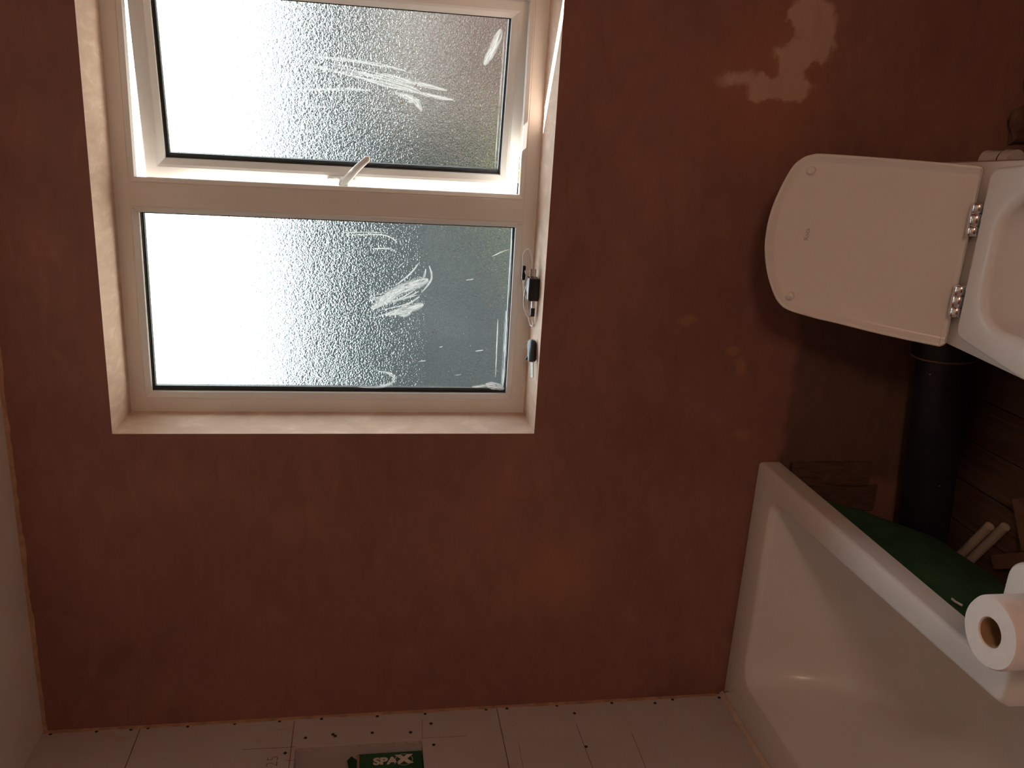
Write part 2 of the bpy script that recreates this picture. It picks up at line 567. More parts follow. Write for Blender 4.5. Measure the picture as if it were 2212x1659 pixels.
# studs and noggins closing the cavity around the niche
box(bm, (DN - .004, NY + .0015, -.3), (-.0135, .0, H + .25))
box(bm, (DN - .004, YF - .2, -.3), (-.0135, NYB - .0015, H + .25))
box(bm, (DN - .004, NYB - .0015, -.3), (-.0135, NY + .0015, NZ0 - .0015))
box(bm, (DN - .004, NYB - .0015, NZ1 + .0015), (-.0135, NY + .0015, H + .25))
wall_left = obj('wall_left', bm, M['board'], origin=(0, 0, 0))
tag(wall_left, kind='structure')
J1, J2 = 1.1868, 2.0782
def sheet(z0, z1, y0, y1, hole=None):
    bm = bmesh.new()
    if hole is None:
        box(bm, (-.0125, y0, z0), (0, y1, z1))
    else:
        h0, h1, k0, k1 = hole
        ys = [y0, k0, k1, y1]; zs = [z0, h0, h1, z1]
        lay = [[[bm.verts.new((x, y, z)) for z in zs] for y in ys] for x in (0, -.0125)]
        for x in range(2):
            for i in range(3):
                for j in range(3):
                    if i == 1 and j == 1: continue
                    bm.faces.new((lay[x][i][j], lay[x][i+1][j], lay[x][i+1][j+1], lay[x][i][j+1]))
        for a in range(3):
            for s in (0, 3):
                bm.faces.new((lay[0][a][s], lay[0][a+1][s], lay[1][a+1][s], lay[1][a][s]))
                bm.faces.new((lay[0][s][a], lay[0][s][a+1], lay[1][s][a+1], lay[1][s][a]))
        for (i, j), (k, l) in (((1,1),(2,1)), ((2,1),(2,2)), ((2,2),(1,2)), ((1,2),(1,1))):
            f = bm.faces.new((lay[0][i][j], lay[0][k][l], lay[1][k][l], lay[1][i][j])); f.material_index = 1
    o = obj('plasterboard_sheet', bm, M['board'], wall_left, bevel=.0006)
    o.data.materials.append(M['boardcore'])
    return o
sheet(J2 + .001, H, -1.25, -.001)
sheet(J1 + .0008, J2 - .001, -1.25, -.001, (NZ0, NZ1, NYB, NY))
sheet(.0, J1 - .0008, -1.25, -.001)
sheet(.0, H, YF, -1.252)
# screw heads along the sheets
bm0 = bmesh.new()
tube(bm0, [(-.002, 0, 0), (.0006, 0, 0)], .0042, 10)
scr = None
for (y, z) in ((-.012,2.2828),(-.012,2.1783),(-.012,2.0987),(-.010,2.059),(-.012,1.9659),(-.012,1.8534),(-.012,1.7441),(-.012,1.6401),(-.014,1.4994),(-.015,1.3763),
               (-.0532,1.3635),(-.0746,1.5122),(-.0812,1.4166),(-.0783,1.6031),(-.0786,1.6749),(-.1276,1.719),(-.1309,1.3616),(-.012,1.2158),(-.012,1.1599),
               (-.012,1.0246),(-.0462,.9838),(-.014,.8726),(-.0242,.7537),(-.014,.7002),(-.0165,.566),(-.1713,.9831),(-.072,1.6087)):
    if scr is None:
        scr = obj('screw', bm0, M['hole'], wall_left, origin=(0, 0, 0)); o = scr
    else:
        o = scr.copy(); COL.objects.link(o)
    o.location = (0, y, z)
# pencil setting-out lines
def wall_line(pts, w, mat, name='pencil_line'):
    bm = bmesh.new()
    P = [Vector((0.0005, y, z)) for y, z in pts]
    for a, b in zip(P, P[1:]):
        d = (b - a).normalized(); n = Vector((0, -d.z, d.y)) * w / 2
        bm.faces.new([bm.verts.new(q) for q in (a - n, b - n, b + n, a + n)])
    return obj(name, bm, mat, wall_left)
for a, b, mt, w in (((-.1065,1.8207),(-.1085,1.6985),'pencil',.0014), ((-.016,1.7076),(-.1777,1.7056),'redpencil',.0020), ((-.0373,1.3851),(-.110,1.3890),'pencil',.0011),
                 ((-.1055,1.3878),(-.1069,1.2773),'pencil',.0011), ((-.089,.9888),(-.2442,.9849),'pencil',.0014), ((-.1357,.8529),(-.2563,.8542),'pencil',.0014),
                 ((-.1432,1.1505),(-.2287,1.1533),'pencil',.0010), ((-.1529,1.7142),(-.1545,1.6969),'redpencil',.0014)):
    wall_line((a, b), w, M[mt])

# text helper -----------------------------------------------------------
def text_bm(body, size, mat4, extrude=0.0, offset_=0.0, shear=0.0, sx=1.0):
    cu = bpy.data.curves.new('txt', 'FONT'); cu.body = body; cu.size = size; cu.extrude = extrude; cu.offset = offset_
    cu.align_x = 'CENTER'; cu.align_y = 'CENTER'; cu.shear = shear; cu.resolution_u = 3
    o = bpy.data.objects.new('txt', cu); COL.objects.link(o)
    dg = bpy.context.evaluated_depsgraph_get(); dg.update()
    me = bpy.data.meshes.new_from_object(o.evaluated_get(dg))
    bm = bmesh.new(); bm.from_mesh(me)
    bpy.data.objects.remove(o); bpy.data.curves.remove(cu); bpy.data.meshes.remove(me)
    for v in bm.verts: v.co.x *= sx
    bm.transform(mat4)
    return bm
def basis(right, up, loc):
    r, u = Vector(right).normalized(), Vector(up).normalized(); n = r.cross(u)
    return Matrix(((r.x,u.x,n.x,loc[0]),(r.y,u.y,n.y,loc[1]),(r.z,u.z,n.z,loc[2]),(0,0,0,1)))
obj('pencil_number', text_bm('25', .038, basis((0,1,0),(0,0,1),(.0007,-.153,1.745)), offset_=-.0009), M['pencil'], wall_left)

# ragged plaster fillets in the two corners of the wall with the window
def ragged(axis, a, b, fn, w0, w1, n=90, th=.0025, seed=0):
    bm = bmesh.new(); prev = None
    for i in range(n + 1):
        s = a + (b - a) * i / n
        w = w0 + (w1 - w0) * (.5 + .5 * noise.noise(Vector((s * 9, seed, 0))) + .35 * noise.noise(Vector((s * 40, seed + 5, 0))))
        ring = [bm.verts.new(fn(s, 0, 0)), bm.verts.new(fn(s, 0, th)), bm.verts.new(fn(s, max(w, .002), th * .4)), bm.verts.new(fn(s, max(w, .002) + .001, 0))]
        if prev:
            for k in range(3): bm.faces.new((prev[k], prev[k+1], ring[k+1], ring[k]))
        prev = ring
    return bm
t1 = obj('trim_1', ragged(0, .57, H - .002, lambda s, w, t: (0.0004 + t, -.0006 - w, s), .004, .013, 140, .002, 3), M['tanplaster'], origin=(0, 0, .56))
tag(t1, kind='structure')
t2 = obj('trim_2', ragged(0, .002, 1.2, lambda s, w, t: (s, -.0004 - t, H - w), .004, .013, 100, .002, 8), M['tanplaster'], origin=(0, 0, H))
tag(t2, kind='structure')

ceiling = obj('ceiling', boxm((-.3, YF - .2, H), (XR_ + .3, 0, H + .25)), M['ceiling'], origin=(1.1, -1.3, H)); tag(ceiling, kind='structure')
wall_right = obj('wall_right', boxm((XR_, YF - .2, -.3), (XR_ + .3, 0, H)), M['plainplaster'], origin=(XR_, -1.3, 0)); tag(wall_right, kind='structure')
wall_front = obj('wall_front', boxm((0, YF - .2, -.3), (XR_, YF, H)), M['plainplaster'], origin=(1.1, YF, 0)); tag(wall_front, kind='structure')

floor = obj('floor', boxm((0, YF, -.3), (XR_, 0, -.022)), M['hole'], origin=(1.1, -1.3, -.022)); tag(floor, kind='structure')
x = .002; k = 0
edges = [.002, .11, .22, .33, .44, .55, .66, .768, .882, .994, 1.106, 1.218, 1.33, 1.442, 1.554, 1.666, 1.778, 1.89, 2.002, 2.114, 2.226, XR_ - .002]
for a, b in zip(edges, edges[1:]):
    dz = random.uniform(-.0015, .001)
    o = obj('floorboard', boxm((a + .0015, YF + .003, -.0215), (b - .0015, -.003, dz)), M['wood'], floor, bevel=.002)

# ------------------------------------------------------------------ window
FY = .154                                  # room face of the frame
win = empty('window_1', (WX0, FY, WZ0)); tag(win, kind='structure')
P_ = lambda a, d, b: (a, FY + d, b)
bm = bmesh.new()
ring_sweep(bm, (WX0 - .004, WZ0 - .004, WX1 + .004, WZ1 + .004), [(0,0),(.035,0),(.0362,.0012),(.0362,.07),(0,.07)], P_)
obj('outer_frame', bm, M['upvc'], win)
MX0, MX1 = 1.2557, 1.3092
obj('mullion', boxm((MX0, FY - .0008, WZ0 + .030), (MX1, FY + .07, WZ1 - .030)), M['upvc'], win, bevel=.002)
bm = bmesh.new()
FX = (WX0 + .0322, WZ0 + .0322, MX0, WZ1 - .0322)
ring_sweep(bm, FX, [(0,.001),(.003,.0005),(.0135,.011),(.0145,.022),(0,.022)], P_)
obj('glazing_bead', bm, M['upvc'], win)
bm = bmesh.new()
ring_sweep(bm, FX, [(.0135,.0205),(.0165,.0212),(.0165,.0235),(.0135,.0235)], P_)
obj('gasket', bm, M['gasket'], win)
bm = bmesh.new()
ring_sweep(bm, (FX[0]+.006, FX[1]+.001, FX[2]+.004, FX[3]-.001), [(.002,.0262),(.0185,.0262),(.0185,.0408),(.002,.0408)], P_)
obj('spacer_bar', bm, M['spacer'], win)
obj('inner_pane', boxm((FX[0]+.004, FY+.022, FX[1]+.004), (FX[2]-.004, FY+.026, FX[3]-.004)), M['clear'], win)
obscured(boxm((FX[0]+.004, FY+.041, FX[1]+.004), (FX[2]-.004, FY+.045, FX[3]-.004)), win)
bm = bmesh.new()
SX = (MX1, WZ0 + .0322, WX1 - .0322, WZ1 - .0322)
ring_sweep(bm, SX, [(0,.0005),(.002,.0),(.0105,.0055),(.0105,.028),(0,.028)], P_)
obj('sash_stop', bm, M['upvc'], win)

# the opening sash: hinged on the right, pushed out at the mullion side
HP = Vector((1.7510, .1845)); EP = Vector((1.3135, .2535))
TS = (EP - HP).normalized(); NS = Vector((-TS.y, TS.x)) if False else Vector((TS.y, -TS.x))
SW = (EP - HP).length
SZ0, SZ1 = 1.1695, 2.0415
Q_ = lambda s, d, z: (HP.x + TS.x*s + NS.x*d, HP.y + TS.y*s + NS.y*d, z)
SR = (0, SZ0, SW, SZ1)
bm = bmesh.new()
ring_sweep(bm, SR, [(.002,0),(.0255,0),(.028,.0015),(.028,.052),(.0,.052),(.0,.002)], Q_)
sash = obj('sash', bm, M['upvc'], win)
bm = bmesh.new()
ring_sweep(bm, SR, [(.0275,.0012),(.031,.003),(.0425,.014),(.0435,.0205),(.0275,.0205)], Q_)
obj('glazing_bead', bm, M['upvc'], sash)
bm = bmesh.new()
ring_sweep(bm, SR, [(.0425,.0195),(.0455,.0202),(.0455,.0222),(.0425,.0222)], Q_)
obj('gasket', bm, M['gasket'], sash)
bm = bmesh.new()
ring_sweep(bm, (SR[0]-.004, SR[1], SR[2]-.006, SR[3]-.003), [(.030,.0252),(.0475,.0252),(.0475,.0395),(.030,.0395)], Q_)
obj('spacer_bar', bm, M['spacer'], sash)
def sbox(s0, s1, d0, d1, z0, z1):
    bm = bmesh.new(); vv = box(bm, (s0, d0, z0), (s1, d1, z1))
    for v in vv: v.co = Vector(Q_(v.co.x, v.co.y, v.co.z))
    return bm
obj('inner_pane', sbox(.032, SW-.032, .021, .025, SZ0+.032, SZ1-.032), M['clear'], sash)
obscured(sbox(.032, SW-.032, .040, .044, SZ0+.032, SZ1-.032), sash)
# handle: base plate with round cover caps and a lever
hs = SW - .0135
bm = bmesh.new()
lp = fillet([(hs-.0105,1.563,.010),(hs+.0105,1.563,.010),(hs+.0105,1.632,.010),(hs-.0105,1.632,.010)], 6)
loft(bm, [[Q_(a,.0005,b) for a, b in lp], [Q_(a,-.009,b) for a, b in lp], [Q_(a,-.0115,b) for a, b in offset(lp,.0025)]], True, True)
obj('handle_base', bm, M['upvc'], sash, smooth=True, autosmooth=50)
bm = bmesh.new()
for zz in (1.623, 1.572): tube(bm, [Q_(hs,-.011,zz), Q_(hs,-.0135,zz)], .0075, 16)
obj('cover_cap', bm, M['upvc'], sash, smooth=True, autosmooth=50)
hz = 1.592
bm = bmesh.new()
tube(bm, [Q_(hs,-.009,hz), Q_(hs,-.030,hz), Q_(hs,-.036,hz)], [.0125,.0125,.011], 20)
path = smoothpath([Q_(hs,-.028,hz), Q_(hs-.018,-.036,hz-.014), Q_(hs-.042,-.045,hz-.034), Q_(hs-.064,-.048,hz-.056)], 6)
tube(bm, path, [.0100 - .0022*i/(len(path)-1) for i in range(len(path))], 14)
endc = Vector(path[-1]); dd = (endc - Vector(path[-2])).normalized()
tube(bm, [endc, endc + dd*.004, endc + dd*.0065], [.0078,.0062,.003], 14)
lever = obj('handle_lever', bm, M['upvc'], sash, smooth=True, autosmooth=50)
bm = bmesh.new()
tube(bm, [Q_(hs,-.0355,hz), Q_(hs,-.0372,hz)], .0062, 16)
obj('key_barrel', bm, M['steel'], sash, smooth=True, autosmooth=50)

# plaster smears dried on the inner panes (width in metres)
FIX = [
([(1.2059,1.5911),(1.2110,1.5093),(1.2043,1.4777),(1.1910,1.4637)],0.0048),
([(1.2117,1.5950),(1.2157,1.5407),(1.2156,1.4937)],0.0032),
([(1.1768,1.5247),(1.1790,1.4853),(1.1701,1.4653)],0.0048),
([(1.0305,1.5235),(1.0733,1.4677),(1.0953,1.4196),(1.1065,1.3875)],0.030),
([(1.0392,1.5075),(1.0884,1.4437)],0.026),
([(1.0167,1.4911),(1.0350,1.4264),(1.0453,1.3980)],0.020),
([(1.0898,1.4679),(1.1195,1.4323),(1.1466,1.4120)],0.0055),
([(1.0740,1.4435),(1.1040,1.4037),(1.1329,1.3943)],0.0065),
([(1.0751,1.4029),(1.1088,1.3802),(1.1413,1.3865)],0.0060),
([(1.0236,1.4668),(1.0179,1.4423),(1.0309,1.4242)],0.0124),
([(1.0572,1.4532),(1.0625,1.4412)],0.0085),
([(1.0398,1.4521),(1.0426,1.4396)],0.0085),
([(1.1306,1.4646),(1.1474,1.4469)],0.0028),
([(1.0344,1.1915),(0.9262,1.1884),(0.8327,1.1910)],0.014),
([(1.0125,1.2115),(0.8594,1.2098)],0.0036),
([(1.2340,1.1879),(0.9701,1.1835),(0.8288,1.1835)],0.0040),
([(0.8413,1.2348),(0.8370,1.2086),(0.8290,1.1858)],0.022),
([(0.8352,1.2690),(0.8382,1.2304)],0.0084),
([(0.8300,1.2207),(0.8290,1.1865)],0.0072),
([(0.8317,1.5547),(0.8322,1.5052),(0.8412,1.4763),(0.8567,1.4649),(0.8688,1.4808),(0.8728,1.5057)],0.0096),
([(1.1689,1.2343),(1.1790,1.2141),(1.1866,1.1939)],0.0034),
([(1.1080,1.2954),(1.1119,1.2770)],0.0034),([(0.9285,1.2646),(0.9319,1.2443)],0.0030),([(0.8998,1.4046),(0.9022,1.3880)],0.0028),
([(0.8650,1.3130),(0.8674,1.2969)],0.0028),([(0.9374,1.3556),(0.9393,1.3473)],0.0028),
([(.868,2.014),(.850,2.010),(.836,2.012)],.022)]
SASH = [
([(0.1560,1.6915),(0.1589,1.5808),(0.1643,1.5133),(0.1724,1.4523)],0.0091),
([(0.1735,1.6883),(0.1882,1.5885),(0.2077,1.4975),(0.2214,1.4123)],0.0085),
([(0.1826,1.5055),(0.1970,1.4363),(0.2095,1.3541)],0.0125),
([(0.2191,1.4162),(0.2259,1.3769),(0.2302,1.3373)],0.0100),
([(0.2317,1.6976),(0.2228,1.5887),(0.2214,1.5279)],0.0080),
([(0.2681,1.6912),(0.2649,1.6270)],0.0045),
([(0.2228,1.4742),(0.2334,1.4352),(0.2438,1.4212),(0.2602,1.4101)],0.0150),
([(0.2617,1.5276),(0.2633,1.4928)],0.0035),
([(0.2414,1.4428),(0.2359,1.4157)],0.0100),
([(0.0683,1.2346),(0.1032,1.2474),(0.1481,1.2676)],0.0230),
([(0.0727,1.2258),(0.2276,1.2258),(0.3861,1.2258)],0.0040),
([(0.2907,1.4728),(0.2893,1.4681)],0.0034),([(0.3330,1.5153),(0.3320,1.5106)],0.0034)]
def smear(pts, w, fn, depth, parent, rnd):
    sp = smoothpath([(p[0], 0, p[1]) for p in pts], 7)
    bm = bmesh.new(); uvl = bm.loops.layers.uv.new('UVMap'); usl = bm.loops.layers.uv.new('Streak')
    prev = None; run = 0; off = rnd.uniform(0, 50)
    n = len(sp)
    for i, p in enumerate(sp):
        d = (sp[min(i+1, n-1)] - sp[max(i-1, 0)]).normalized()
        nn = Vector((-d.z, 0, d.x))
        if i: run += (p - sp[i-1]).length
        taper = min(1, .35 + 1.3 * min(i, n-1-i) / n * 2)
        hw = w * .5 * taper
        A, B = p + nn*hw, p - nn*hw
        cur = (bm.verts.new(fn(A.x, depth, A.z)), bm.verts.new(fn(B.x, depth, B.z)), run)
        if prev:
            f = bm.faces.new((prev[0], cur[0], cur[1], prev[1]))
            rows = max(1.5, w / .0016)
            for lpp, (uu, vv) in zip(f.loops, ((prev[2], 0), (cur[2], 0), (cur[2], 1), (prev[2], 1))):
                lpp[uvl].uv = (uu, vv); lpp[usl].uv = (uu * 22 + off, vv * rows + off)
        prev = cur
    return obj('plaster_smear', bm, M['smear'], parent)
rr = random.Random(3)
for k in range(11):      # fine finger streaks inside the large hand smear
    u = rr.uniform(-.5, .5); a0 = 1.058 + u * .055 + rr.uniform(-.01, .01); l = rr.uniform(.4, 1.0)
    FIX.append(([(a0 - .030*l, 1.490 + .03*u + .03), (a0, 1.450 + .03*u), (a0 + .030*l, 1.412 + .02*u)], rr.uniform(.0022, .0052)))
for k in range(7):
    u = rr.uniform(0, 1)
    SASH.append(([(.150 + .05*u, 1.66 - .1*u), (.165 + .05*u, 1.55 - .1*u), (.185 + .05*u, 1.47 - .09*u)], rr.uniform(.0020, .0045)))
for pts, w in FIX: smear(pts, w, P_, .0212, win, rr)
for pts, w in SASH: smear(pts, w, Q_, .0204, sash, rr)
bm = bmesh.new()
def specks(n, fn, depth, a0, a1, z0, z1):
    bm = bmesh.new()
    for i in range(n):
        a, z = rr.uniform(a0, a1), z0 + (z1 - z0) * rr.random() ** 1.4
        r = rr.uniform(.0005, .0016)
        st = rr.uniform(1, 3); th = rr.uniform(0, 3.14)
        lp = []
        for k in range(6):
            q = 2*math.pi*k/6; u, w = math.cos(q)*r*st, math.sin(q)*r
            lp.append(bm.verts.new(fn(a + u*math.cos(th) - w*math.sin(th), depth, z + u*math.sin(th) + w*math.cos(th))))
        bm.faces.new(lp)
    return bm
tag(obj('plaster_specks', specks(70, P_, .0211, .83, 1.22, 1.20, 1.55), M['boxwhite'], win), kind='stuff')
tag(obj('plaster_specks', specks(18, Q_, .0203, .07, .37, 1.24, 1.65), M['boxwhite'], sash), kind='stuff')

# ------------------------------------------------------------------ bath (L-shaped shower bath, no front panel yet)
bath = empty('bath', (.45, -.85, 0))
tag(bath, 'white L-shaped shower bath without its panel, green shell showing under the rim', 'bath')
RZ = .55
OUT = [(.002,-.002,.004),(.70,-.002,.012),(.70,-.832,.03),(.888,-.832,.035),(.888,-1.70,.04),(.002,-1.70,.01)]
HOL = [(.118,-.100,.045),(.630,-.097,.035),(.652,-.888,.018),(.765,-.888,.03),(.765,-1.58,.12),(.118,-1.58,.12)]
BT  = [(.126,-.108,.045),(.624,-.105,.040),(.646,-.894,.022),(.757,-.894,.035),(.757,-1.570,.12),(.126,-1.570,.12)]
BB  = [(.250,-.520,.10),(.510,-.520,.10),(.520,-1.02,.06),(.600,-1.02,.06),(.600,-1.36,.13),(.250,-1.36,.13)]
def basin(t_):
    f = 1 - math.cos(t_ * math.pi / 2); z = .535 - .355 * math.sin(t_ * math.pi / 2)
    return lvl([tuple(p + (q - p) * f for p, q in zip(a, b)) for a, b in zip(BT, BB)], z)
N = 7
def lvl(c, z): return [(a, b, z) for a, b in fillet(c, N)]
def lvo(c, z, d): return [(a, b, z) for a, b in offset(fillet(c, N), d)]
bm = bmesh.new()
loft(bm, [lvo(OUT, RZ-.052, .004), lvo(OUT, RZ-.052, .0), lvo(OUT, RZ-.010, .0), lvo(OUT, RZ-.004, .0012), lvo(OUT, RZ-.001, .004), lvo(OUT, RZ, .008), lvo(HOL, RZ, -.008), lvo(HOL, RZ-.0015, -.003), lvo(HOL, RZ-.006, .001),
           *[basin(k / 12) for k in range(13)]], False, True)
obj('rim_and_basin', bm, M['acrylic'], bath, smooth=True, autosmooth=32)
bm = bmesh.new()
G = .006
GSH = [(.02,-.09,.06),(.668,-.09,.06),(.672,-.85,.03),(.80,-.86,.04),(.80,-1.62,.12),(.02,-1.62,.12)]
G2 = [(.06,-.13,.08),(.655,-.13,.08),(.662,-.88,.05),(.775,-.88,.06),(.775,-1.58,.12),(.06,-1.58,.12)]
G3 = [(.12,-.20,.10),(.625,-.20,.10),(.635,-.91,.07),(.735,-.91,.08),(.735,-1.54,.13),(.12,-1.54,.13)]
G4 = [(.17,-.29,.12),(.590,-.29,.12),(.600,-.95,.08),(.690,-.95,.09),(.690,-1.48,.14),(.17,-1.48,.14)]
loft(bm, [lvo(OUT, RZ-.050, .012), lvl(GSH, RZ-.060), lvl(G2, .38), lvl(G3, .24), lvl(G4, .172)], False, True)
tag(obj('shell', bm, M['green_shell'], bath, smooth=True, autosmooth=40), 'dark green underside of the bath')
# pale dab and a leg frame under the shell
bm = tubem(smoothpath([(.6735,-.617,.4445), (.6745,-.630,.4455), (.6735,-.641,.4400)], 4), [.0026]*9, 8)
obj('resin_dab', bm, M['boxwhite'], bath, smooth=True)
for y in (-.55, -1.25):
    obj('leg_bar', boxm((.12, y-.02, .135), (.66, y+.02, .17)), M['steel'], bath)
for (x, y) in ((.2,-.55),(.5,-.55),(.2,-1.25),(.5,-1.25)):
    obj('leg', tubem([(x,y,0),(x,y,.012),(x,y,.0121),(x,y,.14)], [.022,.022,.008,.008], 12), M['steel'], bath)
# sealant along the two walls
bm = bmesh.new()
pts = []
prev = None
for i in range(60):
    y = -.002 - i * .02
    w = .011 + .004 * noise.noise(Vector((y * 14, 2, 0)))
    ring = [bm.verts.new(p) for p in ((.0008, y, RZ + w), (.004, y, RZ + w * .8), (w * .9, y, RZ + .003), (w, y, RZ + .0005))]
    if prev:
        for k in range(3): bm.faces.new((prev[k], prev[k+1], ring[k+1], ring[k]))
    prev = ring
obj('sealant_bead', bm, M['silicone'], bath, smooth=True)

# toilet roll standing on the wide corner of the rim
RC = Vector((.822, -.936)); RR, RH = .0525, .102
roll = empty('toilet_roll', (RC.x, RC.y, RZ))
tag(roll, 'white toilet roll standing on end on the corner of the bath rim', 'toilet roll')
bm = bmesh.new()
def circ(r, z, n=56, wob=0):
    return [(RC.x + (r + wob*math.sin(5*q) )*math.cos(q), RC.y + (r + wob*math.sin(5*q))*math.sin(q), z) for q in [2*math.pi*k/n for k in range(n)]]
z0, z1 = RZ + .0006, RZ + RH
r = loft(bm, [circ(.0215,z0), circ(RR-.002,z0,wob=.0003), circ(RR,z0+.003,wob=.0004), circ(RR,z1-.004,wob=.0004), circ(RR-.0025,z1,wob=.0003), circ(.0225,z1), circ(.0215,z1-.002), circ(.0215,z0)])
obj('paper', bm, M['paper'], roll, smooth=True, autosmooth=40)
bm = bmesh.new()
loft(bm, [circ(.0212,z0,40), circ(.0212,z1-.0025,40), circ(.0200,z1-.0025,40), circ(.0200,z0,40)])
obj('core_tube', bm, M['card'], roll, smooth=True, autosmooth=40)

# ------------------------------------------------------------------ toilet
toilet = empty('toilet', (1.29, -.55, 0))
tag(toilet, 'white toilet pan with its lid raised against the brown wall', 'toilet')
PZ = .402
def pl(c, z, d=0): return [(a, b, z) for a, b in offset(fillet(c, N), d)]
PAN = [(1.118,-.235,.03),(1.452,-.235,.03),(1.478,-.62,.12),(1.425,-.875,.13),(1.145,-.875,.13),(1.098,-.62,.12)]
BAS = [(1.175,-.250,.03),(1.395,-.250,.03),(1.395,-.55,.10),(1.365,-.70,.08),(1.205,-.70,.08),(1.175,-.55,.10)]
BHO = [(1.180,-.485,.06),(1.395,-.485,.06),(1.412,-.62,.10),(1.375,-.815,.11),(1.200,-.815,.11),(1.163,-.62,.10)]
BLO = [(1.235,-.56,.04),(1.340,-.56,.04),(1.345,-.62,.05),(1.325,-.70,.05),(1.250,-.70,.05),(1.230,-.62,.05)]
bm = bmesh.new()
loft(bm, [pl(BAS,0), pl(BAS,.16), pl([((a[0]+b[0])/2,(a[1]+b[1])/2,a[2]) for a,b in zip(BAS,PAN)],.27), pl(PAN,.345,.006), pl(PAN,.392), pl(PAN,.400,.003), pl(PAN,PZ,.008),
          pl(BHO,PZ), pl(BHO,PZ-.012,.004), pl(BHO,PZ-.09,.018), pl(BLO,.21), pl(BLO,.19,.02)], True, True)
obj('pan', bm, M['ceramic'], toilet, smooth=True, autosmooth=40)
SEA = [(1.139,-.446,.022),(1.449,-.444,.022),(1.472,-.63,.10),(1.424,-.868,.12),(1.146,-.868,.12),(1.106,-.63,.10)]
SHO = [(1.178,-.497,.060),(1.402,-.497,.060),(1.405,-.62,.10),(1.370,-.800,.11),(1.205,-.800,.11),(1.170,-.62,.10)]
bm = bmesh.new()
z0 = PZ + .003; z1 = PZ + .021
loft(bm, [pl(SHO,z0,-.003), pl(SEA,z0,.003), pl(SEA,z0+.004), pl(SEA,z1-.004), pl(SEA,z1-.001,.002), pl(SEA,z1,.006), pl(SHO,z1,-.016), pl(SHO,z1-.0015,-.010), pl(SHO,z1-.005,-.004), pl(SHO,z1-.010,0), pl(SHO,z0+.003,.001), pl(SHO,z0,-.003)])
obj('seat', bm, M['seat'], toilet, smooth=True, autosmooth=50)
# raised lid: plane through the hinge line, leaning slightly back
LA = math.radians(36)
LB = Vector((1.2795, -.412, .412)); LU = Vector((0, math.sin(LA), math.cos(LA))); LX = Vector((1, 0, 0)); LN = Vector((0, -math.cos(LA), math.sin(LA)))
def lp3(a, h, d): return LB + LX*a + LU*h + LN*d
LO = [(p.x, p.z) for p in smoothpath([(x, 0, z) for x, z in ((.162,.0),(.1700,.002),(.1731,.010),(.1741,.0408),(.1765,.1713),(.1773,.280),(.1745,.304),(.1660,.3225),(.1449,.3405),(.0889,.3613),(.0345,.3712),(-.0199,.370),(-.0718,.3568),
      (-.113,.3375),(-.1325,.3215),(-.1420,.3020),(-.1505,.252),(-.155,.2047),(-.1642,.1216),(-.1713,.0220),(-.1705,.008),(-.1650,.001),(-.158,0))], 5)]
def ll(off_, d):
    out = []
    for (a, h), (a0, h0) in zip(offset(LO, off_), LO): out.append(lp3(a, h if h0 > .012 else h0 + min(off_, .002), d))
    return out
bm = bmesh.new()
loft(bm, [ll(.010,-.0165), ll(.003,-.013), ll(0,-.008), ll(0,.003), ll(.0012,.0052), ll(.0038,.0058), ll(.0065,.0040), ll(.015,-.0035), ll(.020,-.0045)], True, True)
lid = obj('lid', bm, M['seat'], toilet, smooth=True, autosmooth=60)
for (a, h) in ((.1438,.3015), (-.112,.3045)):
    bm = bmesh.new()
    tube(bm, [lp3(a,h,-.006), lp3(a,h,.0045), lp3(a,h,.0065)], [.0085,.0080,.0060], 18)
    obj('bumper', bm, M['seat'], lid, smooth=True, autosmooth=50)
obj('maker_mark', text_bm('Roca', .0125, basis(LX, LU, lp3(.0172,.291,-.0040)), offset_=.0002), M['logo_grey'], lid)
for hx in (1.3565, 1.2025):
    HY, HZ = -.4265, .4165
    hin = obj('hinge', tubem([(hx-.028,HY,HZ),(hx+.028,HY,HZ)], .0090, 16), M['chrome'], toilet, smooth=True, autosmooth=50)
    for a, b, rr_ in ((-.0305,-.0118,.0128), (-.0112,.0112,.0136), (.0118,.0305,.0128)):
        bm = bmesh.new()
        tube(bm, [(hx+a,HY,HZ),(hx+a+.0012,HY,HZ),(hx+b-.0012,HY,HZ),(hx+b,HY,HZ)], [rr_-.0012,rr_,rr_,rr_-.0012], 22)
        obj('knuckle', bm, M['chrome'], hin, smooth=True, autosmooth=50)
    obj('hinge_post', tubem([(hx,HY,PZ-.001),(hx,HY,.4120)], .009, 14), M['chrome'], hin)

# ------------------------------------------------------------------ black soil pipe along the wall
sp = empty('soil_pipe', (.8, -.085, .02))
tag(sp, 'black soil pipe running low along the wall from the toilet towards the bath', 'pipe')
A0, A1 = Vector((1.03,-.085,.158)), Vector((.10,-.085,.072))
dA = (A0 - A1).normalized()
obj('pipe_run', tubem([A1, A0], .0625, 32), M['black_iron'], sp, smooth=True, autosmooth=50)
c0 = A0 - dA*.025
bm = bmesh.new()
tube(bm, [c0, c0 + dA*.004, c0 + dA*.085, c0 + dA*.09], [.066,.0745,.0745,.070], 32)
obj('socket', bm, M['black_iron'], sp, smooth=True, autosmooth=40)
bm = bmesh.new()
n = 36; u, w = frame_axes(dA)
rg = []
for k in range(n):
    q = 2*math.pi*k/n; e = u*math.cos(q) + w*math.sin(q)
    rg.append([bm.verts.new(c0 + e*(.0738 + .0028*math.cos(s)) + dA*(.0015 + .0028*math.sin(s))) for s in [2*math.pi*j/8 for j in range(8)]])
for k in range(n):
    for j in range(8): bm.faces.new((rg[k][j], rg[(k+1)%n][j], rg[(k+1)%n][(j+1)%8], rg[k][(j+1)%8]))
tag(obj('seal_ring', bm, M['carddark'], sp, smooth=True), 'brown rubber ring at the pipe socket')
e0 = c0 + dA*.085
